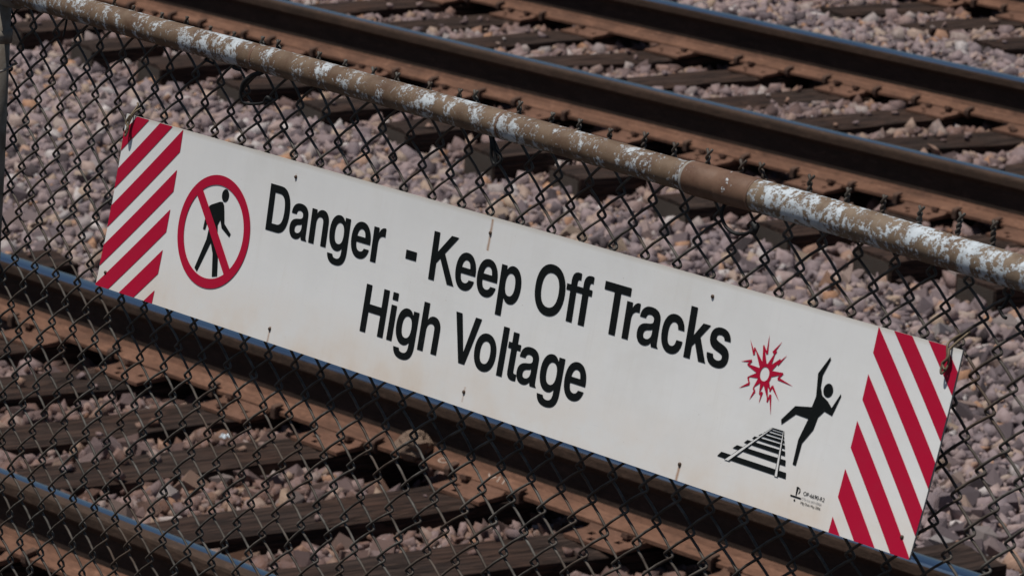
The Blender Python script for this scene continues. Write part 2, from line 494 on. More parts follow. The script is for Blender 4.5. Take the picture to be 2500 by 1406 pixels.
# ------------------------------------------------------------------ tracks
def rail_profile():
    h = [(.076, 0), (.076, .011), (.046, .0175), (.020, .026), (.0105, .042), (.0085, .09), (.0100, .122), (.017, .137), (.0335, .1435),
         (.0365, .149), (.0365, .171), (.0345, .1795), (.028, .1842), (.0175, .1858), (.006, .1863)]
    return [(-y, z) for y, z in h] [::-1][::-1] + [(y, z) for y, z in h[::-1]]
PROF = rail_profile()
def rail_mesh(x0, x1, polish):
    """polish = (lo, hi): the bright running band across the head, in metres from its centre line"""
    n = len(PROF); xs = np.arange(x0, x1 + .01, .5)
    V = [(x, y, z) for x in xs for y, z in PROF]
    F = []; mi = []
    for s in range(len(xs) - 1):
        for i in range(n):
            j = (i + 1) % n
            F.append((s * n + i, (s + 1) * n + i, (s + 1) * n + j, s * n + j))
            ym = (PROF[i][0] + PROF[j][0]) / 2; zm = (PROF[i][1] + PROF[j][1]) / 2
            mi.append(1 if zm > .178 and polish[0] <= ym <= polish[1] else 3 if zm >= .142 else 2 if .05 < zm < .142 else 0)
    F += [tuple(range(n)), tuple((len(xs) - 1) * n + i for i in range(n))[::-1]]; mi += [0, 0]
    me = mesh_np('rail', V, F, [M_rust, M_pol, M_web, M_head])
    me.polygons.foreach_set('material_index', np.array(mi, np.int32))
    bm = bmesh.new(); bm.from_mesh(me); bmesh.ops.recalc_face_normals(bm, faces=bm.faces[:]); bm.to_mesh(me); bm.free()
    me.update()
    return me

def tie_mesh(seed, ln):
    r = np.random.default_rng(seed)
    nxx, nyy, nzz = 7, 44, 4
    bm = bmesh.new()
    bmesh.ops.create_grid(bm, x_segments=nxx, y_segments=nyy, size=.5)
    bm.free()
    V = []; F = []; hsh = {}
    def vid(i, j, k):
        key = (i, j, k)
        if key not in hsh:
            hsh[key] = len(V)
            x = i / nxx * TW; y = j / nyy * ln; z = -.175 * (1 - k / nzz)
            V.append([x, y, z])
        return hsh[key]
    for j in range(nyy):
        for i in range(nxx):
            F.append((vid(i, j, nzz), vid(i + 1, j, nzz), vid(i + 1, j + 1, nzz), vid(i, j + 1, nzz)))
            F.append((vid(i, j, 0), vid(i, j + 1, 0), vid(i + 1, j + 1, 0), vid(i + 1, j, 0)))
        for k in range(nzz):
            F.append((vid(0, j, k), vid(0, j, k + 1), vid(0, j + 1, k + 1), vid(0, j + 1, k)))
            F.append((vid(nxx, j, k), vid(nxx, j + 1, k), vid(nxx, j + 1, k + 1), vid(nxx, j, k + 1)))
    for i in range(nxx):
        for k in range(nzz):
            F.append((vid(i, 0, k), vid(i + 1, 0, k), vid(i + 1, 0, k + 1), vid(i, 0, k + 1)))
            F.append((vid(i, nyy, k), vid(i, nyy, k + 1), vid(i + 1, nyy, k + 1), vid(i + 1, nyy, k)))
    V = np.array(V)
    x, y, z = V.T
    ph = r.uniform(0, 6.28, 8)
    fx = np.abs(x / TW - .5) * 2
    groove = sum(np.sin(x * (60 + 45 * i) + .8 * np.sin(y * (1.3 + .4 * i) + ph[i]) + ph[i + 4]) for i in range(3)) * .0016
    topm = (z > -.01)
    V[:, 2] += np.where(topm, groove - .010 * np.clip(fx - .7, 0, 1) ** 1.2 * 3.2 * (1 + .6 * np.sin(y * 7 + ph[1])) - .004 * np.abs(np.sin(y * 2.1 + ph[2])), 0)
    V[:, 0] += np.where(fx > .95, (.004 * np.sin(y * 5 + ph[0]) + .003 * np.sin(y * 17 + ph[3])), 0)
    return mesh_np('tie', V, F, [M_wood], False)

PLATE_X, PLATE_Y, PT = .108, .185, .017
def plate_mesh():
    hx = .011
    holes = [(-.055, -.125), (.055, -.125), (-.02, -.160), (.055, .125), (-.055, .125), (.03, .158)]
    xs = sorted({-PLATE_X, PLATE_X} | {c[0] - hx for c in holes} | {c[0] + hx for c in holes})
    ys = sorted({-PLATE_Y, PLATE_Y, -.0785, .0785} | {c[1] - hx for c in holes} | {c[1] + hx for c in holes})
    bm = bmesh.new(); vv = {}
    def g(x, y):
        if (x, y) not in vv:
            t = PT if abs(y) < .079 else PT - .006 * (abs(y) - .0785) / .11
            vv[(x, y)] = bm.verts.new((x, y, t))
        return vv[(x, y)]
    for i in range(len(xs) - 1):
        for j in range(len(ys) - 1):
            cx, cy = (xs[i] + xs[i + 1]) / 2, (ys[j] + ys[j + 1]) / 2
            if any(abs(cx - a) < hx * .9 and abs(cy - b) < hx * .9 for a, b in holes): continue
            bm.faces.new((g(xs[i], ys[j]), g(xs[i + 1], ys[j]), g(xs[i + 1], ys[j + 1]), g(xs[i], ys[j + 1])))
    r = bmesh.ops.extrude_face_region(bm, geom=bm.faces[:])
    for v in r['geom']:
        if isinstance(v, bmesh.types.BMVert): v.co.z = .0005
    # shoulders that hold the rail base
    for s in (-1, 1):
        y0 = s * .0800; y1 = s * .096
        vs_ = [bm.verts.new((x, y, z)) for x in (-PLATE_X + .002, PLATE_X - .002) for y, z in ((y0, PT - .002), (y0, PT + .009), (y1, PT - .002))]
        for f in ((0, 1, 4, 3), (1, 2, 5, 4), (0, 2, 1), (3, 4, 5)): bm.faces.new([vs_[i] for i in f])
    bmesh.ops.recalc_face_normals(bm, faces=bm.faces[:])
    me = bpy.data.meshes.new('tie_plate'); bm.to_mesh(me); bm.free(); me.materials.append(M_plate)
    return me
ME_PLATE = plate_mesh()
def spike_mesh():
    """square shank with an offset lipped head; the lip points to +Y"""
    b = MB(); b.box((-.0085, -.0085, -.01), (.0085, .0085, .036))
    b.add([(-.014, -.013, .032), (.014, -.013, .032), (.016, .024, .030), (-.016, .024, .030), (-.011, -.010, .047), (.011, -.010, .047), (.012, .018, .038), (-.012, .018, .038)],
          [(0, 3, 2, 1), (4, 5, 6, 7), (0, 1, 5, 4), (1, 2, 6, 5), (2, 3, 7, 6), (3, 0, 4, 7)])
    return b.mesh('spike', [M_spike], bevel=.0015)
ME_SPIKE = spike_mesh()
def anchor_mesh():
    """spring bar under the rail base hooked over both flange edges"""
    b = MB()
    w2 = .011
    prof = [(-.090, .000), (-.090, .020), (-.084, .028), (-.046, .035), (-.046, .026), (-.080, .016), (-.080, -.002), (.080, -.002), (.080, .020), (.058, .026), (.058, .034), (.090, .030), (.094, .022), (.094, -.010), (-.080, -.014)]
    b.prism(prof, -w2, w2)
    return b.mesh('rail_anchor', [M_anchor], bevel=.0015)
ME_ANCH = anchor_mesh()
b_ = MB(); b_.box((.012, -.004, -.155), (TW - .012, -.0012, -.018)); ME_END = b_.mesh('end_plate', [M_end])

POL = [[(-.004, .04), (-.035, .04)], [(-.015, .04), (-.035, .04)], [(-.035, .04), (-.035, .04)]]
TL = ['rusty railway track with wooden ties running directly behind the chain link fence',
      'rusty railway track across the wide ballast strip, its waffle-plated tie ends facing the fence',
      'farthest rusty railway track, only its ties, rail base and tie plates showing']
TIE_ME = {}
TRK = []
for k, t in enumerate(TRACKS):
    root = empty('railway_track', (t['ties'][len(t['ties']) // 2], (t['y'][0] + t['y'][1]) / 2, -.175)); TRK.append(root)
    tag(root, TL[k], 'railway track', 'railway tracks')
    ro = Vector(root.location)
    rr = np.random.default_rng(70 + k)
    ln = (t['ends'][1] - t['ends'][0]) / math.cos(SK)
    ties = []
    for i, x in enumerate(t['ties']):
        key = i % 4
        if (k, key) not in TIE_ME: TIE_ME[(k, key)] = tie_mesh(300 + key + 10 * k, ln)
        o = bpy.data.objects.new('tie', TIE_ME[(k, key)]); link(o, root)
        sk = rr.uniform(-.012, .012)
        o.location = Vector((x + (t['ends'][0] - t['y0']) * TN, t['ends'][0], 0)) - ro
        o.rotation_euler.z = -SK + sk / 3
        cs_, sn_ = math.cos(SK), math.sin(SK)
        off = lambda dx, dy: (dx * cs_ - dy * sn_, dx * sn_ + dy * cs_)
        ties.append(o)
        for j, yr in enumerate(t['y']):
            yl = (yr - t['ends'][0]) / cs_ + TW / 2 * TN
            p = bpy.data.objects.new('tie_plate', ME_PLATE); link(p, o)
            p.location = (TW / 2 + rr.uniform(-.01, .01), yl, .0); p.rotation_euler.z = SK - sk / 3
            for sgn in (-1, 1):
                for xo in ((-.055, .055) if rr.uniform() < .3 else (.055,) if rr.uniform() < .5 else (-.055,)):
                    s = bpy.data.objects.new('spike', ME_SPIKE); link(s, o)
                    qx, qy = off(xo, sgn * rr.uniform(.092, .098)); s.location = (p.location.x + qx, yl + qy, rr.uniform(-.012, .0))
                    s.rotation_euler = (rr.uniform(-.06, .06), rr.uniform(-.06, .06), (math.pi if sgn > 0 else 0) + SK + rr.uniform(-.2, .2))
                if rr.uniform() < .25:
                    s = bpy.data.objects.new('spike', ME_SPIKE); link(s, o)
                    qx, qy = off(-.02 if sgn < 0 else .03, sgn * .159); s.location = (p.location.x + qx, yl + qy, -.012)
                    s.rotation_euler = (0, 0, rr.uniform(0, 6.28))
        if rr.uniform() < .85 or k == 1:
            e = bpy.data.objects.new('end_plate', ME_END); link(e, o)
    for j, yr in enumerate(t['y']):
        rl = obj('rail', rail_mesh(*t['x'], POL[k][j]), root); rl.location = Vector((0, yr, .0185)) - ro
        for i, x in enumerate(t['ties']):
            for xo in (-.022, TW + .024):
                if rr.uniform() < .62:
                    a = bpy.data.objects.new('rail_anchor', ME_ANCH); link(a, rl)
                    a.location = (x + (yr - t['y0']) * TN + xo + (.012 if xo > 0 else -.008) + rr.uniform(-.006, .006), 0, -.001)
                    a.rotation_euler.z = rr.uniform(-.05, .05) + (0 if rr.uniform() < .5 else math.pi)
# ---- chalk marks on the base of the rail behind the sign
M_chalk = mat('white_chalk', (.42, .34, .29), .95)
b = MB()
def stroke(pts, wd=.0035):
    P = [(x, y, .0185 + .0175 + (abs(.046 + y) * -.0 )) for x, y in pts]
    for (x0, y0, z0), (x1, y1, z1) in zip(P[:-1], P[1:]):
        def zf(y): return .0113 + (.0065) * (.076 + y) / .03 if y < -.046 else .0178 + .0085 * (.046 + y) / .026
        d = np.array([x1 - x0, y1 - y0]); d = d / (np.linalg.norm(d) + 1e-9); nrm = np.array([-d[1], d[0]]) * wd / 2
        V = [(x0 + nrm[0], y0 + nrm[1]), (x0 - nrm[0], y0 - nrm[1]), (x1 - nrm[0], y1 - nrm[1]), (x1 + nrm[0], y1 + nrm[1])]
        b.add([(x, y, zf(y) + .0006) for x, y in V], [(0, 1, 2, 3)])
CHALK = []
cx0 = -3.62
for pts in ([(cx0 + .018 * math.cos(a), -.040 + .011 * math.sin(a)) for a in np.linspace(0, 6.3, 12)], [(cx0 + .045, -.050), (cx0 + .04, -.030)],
            [(cx0 + .19, -.030), (cx0 + .215, -.048), (cx0 + .225, -.032), (cx0 + .205, -.045)], [(cx0 + .25, -.052), (cx0 + .235, -.026)], [(cx0 + .275, -.054), (cx0 + .258, -.026)]):
    b = MB(); stroke(pts); CHALK.append(b)
near_rails = [c for c in TRK[0].children if c.name.startswith('rail') and not c.name.startswith('rail_')]
nr2 = max(near_rails, key=lambda o: o.location.y)
for b in CHALK: obj('chalk_mark', b.mesh('chalk_mark', [M_chalk]), nr2)

# ---- loose things lying about
def rock_mesh(seed):
    from mathutils import noise as mn
    bm = bmesh.new(); bmesh.ops.create_icosphere(bm, subdivisions=3, radius=1)
    for v in bm.verts:
        p = v.co.copy(); s = mn.fractal(p * 1.1 + Vector((seed, 0, 0)), 1.0, 2.0, 4)
        cell = mn.cell(p * 1.6 + Vector((seed, 3, 1)))
        v.co = p * (1 + .38 * s + .16 * cell)
    me = bpy.data.meshes.new('rock'); bm.to_mesh(me); bm.free(); me.materials.append(M_balo); return me
rk = bpy.data.objects.new('rock', rock_mesh(4.3)); COL.objects.link(rk)
rk.location = (-3.725, 3.972, .066); rk.rotation_euler = (.2, .35, .6); rk.scale = (.046, .050, .040)
rk['rnd'] = .79; rk['rust'] = .6
tag(rk, 'tan rock lying on the rail base above the black hollow between ties', 'rock')
def crumple(name, loc, size, m, seed):
    r = np.random.default_rng(seed); n = 6
    V = []; F = []
    for i in range(n):
        for j in range(n):
            V.append(((i / (n - 1) - .5) * size + r.normal(0, size * .05), (j / (n - 1) - .5) * size * .8 + r.normal(0, size * .05), abs(r.normal(0, size * .22))))
    for i in range(n - 1):
        for j in range(n - 1):
            a = i * n + j; F.append((a, a + n, a + n + 1, a + 1))
    me = mesh_np(name, V, F, [m]); o = obj(name, me, None, loc)
    md = o.modifiers.new('thickness', 'SOLIDIFY'); md.thickness = .0015
    return o
M_foil = mat('crumpled_foil', (.55, .6, .64), .55, .2)
M_redp = mat('red_plastic', (.42, .018, .025), .45)
tag(crumple('foil_scrap', (-4.33, 3.74, -.015), .030, M_foil, 3), 'shiny white scrap of foil on the ballast between two ties', 'litter')
tag(crumple('plastic_scrap', (-8.04, 7.60, -.055), .055, M_redp, 5), 'small red plastic scrap on the ballast under the far track rail', 'litter')

# ------------------------------------------------------------------ fence
fence = empty('chain_link_fence', (0.75, .02, -.1))
tag(fence, 'black wire chain link fence with a peeling painted top pipe', 'fence')
FO = np.array(fence.location)
def fobj(name, me, parent=fence):
    """mesh given in world coordinates, attached to the fence"""
    o = obj(name, me, parent); o.matrix_parent_inverse = Matrix.Translation(-Vector(FO)); return o

_ci = np.array([-6, 0, 6, 25, 33, 50.]); _cx = np.array([-.664, -.294, .069, 1.3054, 1.8353, 2.96])
def knot(c, j):
    """world position of the knot in column c (halves allowed), half-row j (downwards)"""
    xa = np.interp(c, _ci, _cx)
    z0 = np.interp(xa, [-.6, -.3, .07, .6, 1.3, 1.83, 2.6], [.066, .061, .0515, .045, .044, .047, .05])
    hp = np.interp(xa, [-.3, .9], [.0402, .0417])
    sl = np.interp(xa, [-.3, .7], [.094, .145])
    za = z0 - j * hp
    h = math.sin(c * 12.9898 + j * 78.233) * 43758.5453; h -= math.floor(h)
    h2 = math.sin(c * 39.346 + j * 11.135) * 24634.6345; h2 -= math.floor(h2)
    xa = xa + sl * max(za - .055, -.62) + (h - .5) * .0042
    za = za + (h2 - .5) * .003
    x, z = xa, za + ZO
    for _ in range(3):                # from the measured sheet plane to the real, bellied sheet
        y = float(fence_y(x, z))
        x, z = xa - 1.065 * y, za + ZO - .352 * y
    return np.array([x, y, z])

WR, DEP, OV = .00215, .0022, .0078
JT, JB = -2, 55
def wire_path(c, right):
    """zigzag wire between column line c and c+.5; right = its bends on the right lie on odd half-rows"""
    pts = []
    fl = [(0, 0), (.035, .012), (.10, .075), (.22, .205), (.5, .5), (.78, .795), (.90, .925), (.965, .988)]
    flc = [(0, 0), (.10, .07), (.5, .5), (.90, .93)]
    for j in range(JT, JB):
        even = (j % 2 == 0)
        # left bends at c, right bends at c+.5 ; knots exist at integer columns on even rows
        lint = abs(c - round(c)) < 1e-6
        at_left = even if lint else not even
        a = knot(c if at_left else c + .5, j); b = knot(c + .5 if at_left else c, j + 1)
        ex = np.array([OV, 0, 0])
        a = a + (-ex if at_left else ex); b = b + (ex if at_left else -ex)
        if j == JT and at_left: a = a + ex * .7
        if j == JT and not at_left: a = a - ex * .7
        vis_ = j < 19
        sgn = 1 if at_left else -1        # '\' strands lie behind, '/' strands in front
        for t, f in (fl if vis_ else flc):
            p = a + (b - a) * t
            p[0] = a[0] + (b[0] - a[0]) * f
            p[1] += sgn * DEP * math.sin(math.pi * min(1, max(0, t))) ** .45 if t > 0 else 0
            p[2] += .0022 * math.sin(math.pi * t)
            pts.append(p)
    return pts
c0, c1 = -3, 44
cols = np.arange(c0, c1 + .01, .5)
wires = {}
tw_rng = np.random.default_rng(9)
barb = {}
for c in cols:
    pts = wire_path(float(c), True)
    lint = abs(c - round(c)) < 1e-6
    # the two wires that meet in an integer column are twisted together above the top row
    cc = round(c) if lint else round(c + .5)
    if cc not in barb:
        barb[cc] = (tw_rng.normal(0, .10), tw_rng.normal(0, .15), tw_rng.uniform(.034, .041), tw_rng.uniform(.75, 1.25))
        if cc in (11, 18, 27): barb[cc] = (-.9, .2, .038, 1.0)
    lx, ly, ht, ln_ = barb[cc]
    k0 = knot(cc, JT)
    ph = 0 if lint else math.pi
    up = []
    for s in np.linspace(0, 1, 15):
        a = ph + math.pi + s * 4.6 * math.pi
        up.append(k0 + np.array([.0023 * math.cos(a) + lx * s * ht, .0023 * math.sin(a) + ly * s * ht * .5, .004 + s * ht]))
    e = up[-1]
    dr = np.array([.75, -.25, .62]) if lint else np.array([-.5, .2, .75])
    L_ = (.016 if lint else .010) * ln_
    up.append(e + dr * L_ * .4); up.append(e + dr * L_)
    path = np.array(up[::-1] + pts[1:])
    V, F = tube(path, WR, 6)
    fobj('mesh_wire', mesh_np('mesh_wire', V, F, [M_wire], True))

# ---- top pipe: two lengths of different diameter and a sleeve
PX = np.array([-.60, -.22, .04, .44, .53, .92, 1.27, 1.53, 1.89, 2.6, 3.4])
PZ = np.array([.155, .1525, .1490, .1465, .1450, .1400, .1340, .1310, .1200, .103, .09])
def pipe_c(x): return np.array([x, -.004, np.interp(x, PX, PZ) + ZO])
def pipe_obj(name, xa, xb, r, m, r_end=None, step=.04):
    n = max(3, int((xb - xa) / step)); xs = np.linspace(xa, xb, n)
    P = [pipe_c(x) for x in xs]
    rad = np.full(n, r)
    V, F = tube(P, rad, 28)
    me = mesh_np(name, V, F, [m], True)
    return fobj(name, me)
XS0, XS1 = 1.288, 1.418
pl = pipe_obj('top_pipe', -.60, XS0 + .02, .0212, M_pipeL)
pr = pipe_obj('top_pipe', XS1 - .02, 3.3, .0233, M_pipeR)
sl = MB()
prof_s = [(XS0 - .002, .0216), (XS0, .0232), (XS0 + .004, .0238), (XS0 + .060, .0238), (XS0 + .063, .0228), (XS0 + .066, .0238), (XS1 - .004, .0238), (XS1, .0230)]
V, F = tube([pipe_c(x) for x, r in prof_s], [r for x, r in prof_s], 28); sl.add(V, F)
fobj('pipe_sleeve', sl.mesh('pipe_sleeve', [M_sleeve], True))
M_lip = mat('pale_worn_lip', (.27, .25, .225), .8)
for x, r in ((XS0 + .001, .0236), (XS1 - .001, .0239), (.338, .0216), (.905, .0216)):
    V, F = tube([pipe_c(x - .0025), pipe_c(x + .0025)], [r, r], 28)
    fobj('pipe_seam', mesh_np('pipe_seam', V, F, [M_lip if x > 1.2 and x < 1.3 else M_sleeve], True))

# ---- post at the end of the run
def post_c(z): return np.array([-.349, -.012 - max(0.0, .10 + ZO - z) * .050, z])
zz_ = [-.12, .4, 1.0, 1.6, 2.0, ZO + .165]
V, F = tube([post_c(z) for z in zz_], .030, 26)
fobj('post', mesh_np('post', V, F, [M_post], True))
b = MB(); V, F = tube([post_c(ZO + .150), post_c(ZO + .168), post_c(ZO + .190), post_c(ZO + .205)], [.034, .034, .026, .008], 24); b.add(V, F)
V, F = tube([pipe_c(-.405) , pipe_c(-.29)], [.027, .027], 22); b.add(V, F)
fobj('rail_end_cup', b.mesh('rail_end_cup', [M_post], True))
for z in (ZO + .075, ZO - .42):
    V, F = tube([post_c(z - .011), post_c(z + .011)], [.0322, .0322], 24)
    b = MB(); b.add(V, F); p0 = post_c(z)
    fobj('post_band', b.mesh('post_band', [M_post], True))
# hooked tie round the post
p0 = post_c(ZO + .02)
P = [p0 + np.array([.0335 * math.cos(a), .0335 * math.sin(a), .004 * math.sin(a * 2)]) for a in np.linspace(-2.9, .9, 16)]
P += [P[-1] + np.array([.008, .004, .004]), P[-1] + np.array([.012, -.004, .010])]
V, F = tube(P, .0021, 7); M_tie = mat('bright_tie_wire', (.30, .28, .25), .45, .5)
fobj('post_tie', mesh_np('post_tie', V, F, [M_tie], True))

# ---- wire ties that hang from the pipe
def app(x, z, y=-.012):
    """point seen at x, z on the sheet plane, moved to depth y"""
    return np.array([x - 1.065 * y, y, z + ZO - .352 * y])
def curve_pts(ctrl, n=40):
    P = np.array(ctrl, float); m = len(P); out = []
    for i in range(m - 1):
        p0, p1, p2, p3 = P[max(i - 1, 0)], P[i], P[i + 1], P[min(i + 2, m - 1)]
        for t in np.linspace(0, 1, max(2, n // (m - 1)), endpoint=False):
            out.append(.5 * ((2 * p1) + (-p0 + p2) * t + (2 * p0 - 5 * p1 + 4 * p2 - p3) * t * t + (-p0 + 3 * p1 - 3 * p2 + p3) * t ** 3))
    out.append(P[-1]); return np.array(out)
def px_to_app(x, y):
    d = D * FPX + R_ * (x - 1250) - U_ * (y - 703)
    t = -CAM[1] / d[1]; p = CAM + d * t
    return p[0], p[2] - ZO
def ties(name, runs, label_m):
    b = MB()
    for pts, r in runs:
        P = curve_pts([app(*px_to_app(x, y), y=dy) for x, y, dy in pts])
        b.tube(P, r, 7)
    return fobj(name, b.mesh(name, [label_m], True))
ties('wire_tie', [([(650, 160, .01), (640, 182, -.012), (612, 190, -.014), (592, 215, -.014), (592, 245, -.013), (606, 255, -.012), (640, 254, -.012), (655, 246, -.012)], .0024),
                  ([(643, 178, -.012), (618, 187, -.014), (598, 205, -.015), (592, 225, -.015)], .0040),
                  ([(648, 252, -.016), (655, 240, -.018), (662, 247, -.016), (653, 249, -.017), (657, 241, -.015), (660, 251, -.016)], .0030)], M_black)
ties('wire_tie', [([(1776, 478, .0), (1765, 505, -.012), (1760, 528, -.013), (1772, 556, -.013), (1795, 571, -.013), (1822, 570, -.012), (1838, 560, -.012)], .0026),
                  ([(1836, 545, -.016), (1842, 560, -.018), (1833, 566, -.016), (1845, 552, -.016), (1838, 569, -.015)], .0046)], M_black)
ties('wire_tie', [([(1196, 326, .0), (1200, 350, -.012), (1200, 385, -.013), (1208, 402, -.013), (1221, 398, -.013), (1222, 384, -.012), (1208, 365, -.012), (1200, 335, -.010)], .0026),
                  ([(1201, 330, -.010), (1206, 352, -.012), (1210, 382, -.012), (1212, 408, -.013)], .0030)], M_black)
ties('wire_tie', [([(166, 44, -.010), (163, 66, -.012), (158, 92, -.014)], .0019)], M_black)
ties('wire_tie', [([(2462, 720, -.010), (2446, 748, -.012), (2436, 752, -.013), (2444, 770, -.013), (2452, 776, -.014)], .0024)], M_black)
ties('wire_tie', [([(506, 144, -.008), (504, 150, -.014), (512, 152, -.014), (524, 158, -.012)], .0021)], M_black)
ties('wire_tie', [([(575, 160, -.008), (572, 168, -.014), (582, 172, -.014), (590, 174, -.012)], .0021)], M_black)

# ------------------------------------------------------------------ danger sign
sign = empty('danger_sign', tuple(sign_pt(LS / 2, HS)))
tag(sign, 'long white metal danger sign with red corner stripes reading Danger Keep Off Tracks High Voltage', 'sign')
SO = Vector(sign.location)
def sobj(name, me, parent=sign):
    o = obj(name, me, parent); o.matrix_parent_inverse = Matrix.Translation(-SO); return o

def panel_mat():
    m = mat('off_white_sign_enamel', (.72, .715, .70), .42, 0, .45); t = NT(m)
    uv = t.n('ShaderNodeUVMap'); uv.uv_map = 'metres'
    sx = t.n('ShaderNodeSeparateXYZ'); t.l(uv.outputs[0], sx.inputs[0]); u, v = sx.outputs[0], sx.outputs[1]
    n = t.noise(uv.outputs[0], 9, 5, .6); n2 = t.noise(uv.outputs[0], 55, 4, .7)
    c = t.ramp(n, [(.3, (.755, .758, .75)), (.55, (.79, .792, .784)), (.75, (.80, .792, .77))])
    # grime along the lower edge and fine dirt specks
    lowe = t.math('MULTIPLY', t.ramp(v, BW(.19, .285)), t.ramp(n, BW(.3, .65)))
    c = t.mix(t.math('MULTIPLY', lowe, .75), c, (.68, .565, .455))
    blot = t.ramp(t.noise(uv.outputs[0], 4.2, 6, .65, .4), BW(.50, .72))
    c = t.mix(t.math('MULTIPLY', blot, .28), c, (.60, .57, .52))
    tope = t.ramp(v, [(.0, (1, 1, 1)), (.008, (0, 0, 0))])
    c = t.mix(t.math('MULTIPLY', tope, .5), c, (.52, .45, .36))
    sp = t.ramp(t.noise(uv.outputs[0], 190, 2, .5), BW(.74, .78))
    c = t.mix(t.math('MULTIPLY', sp, .45), c, (.30, .26, .22))
    runs = t.n('ShaderNodeMapping'); runs.inputs['Scale'].default_value = (1, .06, 1); t.l(uv.outputs[0], runs.inputs[0])
    rs_ = t.ramp(t.noise(runs.outputs[0], 70, 5, .65), BW(.52, .8))
    c = t.mix(t.math('MULTIPLY', t.math('MULTIPLY', rs_, t.ramp(n, BW(.35, .7))), .22), c, (.50, .46, .40))
    sc_ = t.n('ShaderNodeMapping'); sc_.inputs['Rotation'].default_value = (0, 0, .5); sc_.inputs['Scale'].default_value = (1, 14, 1); t.l(uv.outputs[0], sc_.inputs[0])
    c = t.mix(t.math('MULTIPLY', t.ramp(t.noise(sc_.outputs[0], 26, 3, .5), BW(.70, .73)), .25), c, (.60, .60, .60))
    # rust streaks that run from the bolt holes
    for (bu, bv, lo, hi, wd, st) in [(.8984, .0237, .003, .050, .0040, .9), (.4468, .262, .258, .283, .0035, .75), (1.3747, .260, .258, .283, .0040, 1.0), (.9086, .260, .252, .275, .003, .5), (.4427, .0233, .018, .032, .0025, .35)]:
        du = t.math('ABSOLUTE', t.math('SUBTRACT', t.math('ADD', u, t.math('MULTIPLY', t.math('SUBTRACT', n2, .5), .004)), bu))
        a = t.math('SUBTRACT', 1.0, t.math('DIVIDE', du, wd)); a = t.math('MAXIMUM', a, 0.0)
        g = t.math('MULTIPLY', t.math('GREATER_THAN', v, lo), t.math('LESS_THAN', v, hi))
        f = t.math('MULTIPLY', t.math('MULTIPLY', a, g), t.math('MULTIPLY_ADD', n2, .7, st - .42)); f = t.math('MINIMUM', f, 1.0)
        c = t.mix(f, c, (.34, .16, .06))
    t.base(c); t.bump(n2, .05, .001)
    return m
M_panel = panel_mat()
M_red = mat('red_vinyl', (.44, .0037, .034), .5, 0, .22); t = NT(M_red)
v_ = t.coord((1, 1, 1)); t.base(t.mix(t.math('MULTIPLY', t.ramp(t.noise(v_, 22, 6, .7), BW(.45, .75)), .35), (.44, .0037, .034), (.37, .018, .048)))
M_ink = mat('black_vinyl', (.005, .0065, .0065), .55, 0, .16)
t = NT(M_ink); v_ = t.coord((1, 1, 1))
t.base(t.mix(t.math('MULTIPLY', t.ramp(t.noise(v_, 120, 5, .7), BW(.60, .72)), .5), (.005, .0065, .0065), (.035, .036, .034)))
M_grey = mat('grey_print', (.33, .33, .33), .5)
M_whitep = mat('white_print', (.76, .755, .74), .45)
M_sedge = mat('sign_edge_grey', (.40, .38, .35), .7)

NU, NV = 90, 16
us = np.linspace(0, LS, NU + 1); vvs = np.linspace(0, HS, NV + 1)
UU, VV = np.meshgrid(us, vvs, indexing='ij')
# nicks in the edges
nick = np.random.default_rng(4)
def nickd(a): return a
F0 = sign_pt(UU.ravel(), VV.ravel(), 0.0); B0 = sign_pt(UU.ravel(), VV.ravel(), -.003)
n0 = len(F0)
ii = np.arange(n0).reshape(NU + 1, NV + 1)
FF = [(int(ii[i, j]), int(ii[i, j + 1]), int(ii[i + 1, j + 1]), int(ii[i + 1, j])) for i in range(NU) for j in range(NV)]
nf = len(FF)
FF += [tuple(n0 + q for q in f[::-1]) for f in FF]
loop = [ii[i, 0] for i in range(NU + 1)] + [ii[NU, j] for j in range(1, NV + 1)] + [ii[i, NV] for i in range(NU - 1, -1, -1)] + [ii[0, j] for j in range(NV - 1, 0, -1)]
for a, b2 in zip(loop, loop[1:] + loop[:1]): FF.append((int(a), int(b2), int(n0 + b2), int(n0 + a)))
pm = mesh_np('panel', np.concatenate([F0, B0]), FF, [M_panel, M_sedge])
mi = np.ones(len(FF), np.int32); mi[:nf] = 0; pm.polygons.foreach_set('material_index', mi)
ul = pm.uv_layers.new(name='metres')
li = np.empty(len(pm.loops), np.int32); pm.loops.foreach_get('vertex_index', li)
uvd = np.stack([np.concatenate([UU.ravel()] * 2)[li], np.concatenate([VV.ravel()] * 2)[li]], -1)
ul.data.foreach_set('uv', uvd.astype(np.float32).ravel())
bm = bmesh.new(); bm.from_mesh(pm); bmesh.ops.recalc_face_normals(bm, faces=bm.faces[:]); bm.to_mesh(pm); bm.free()
sobj('panel', pm)

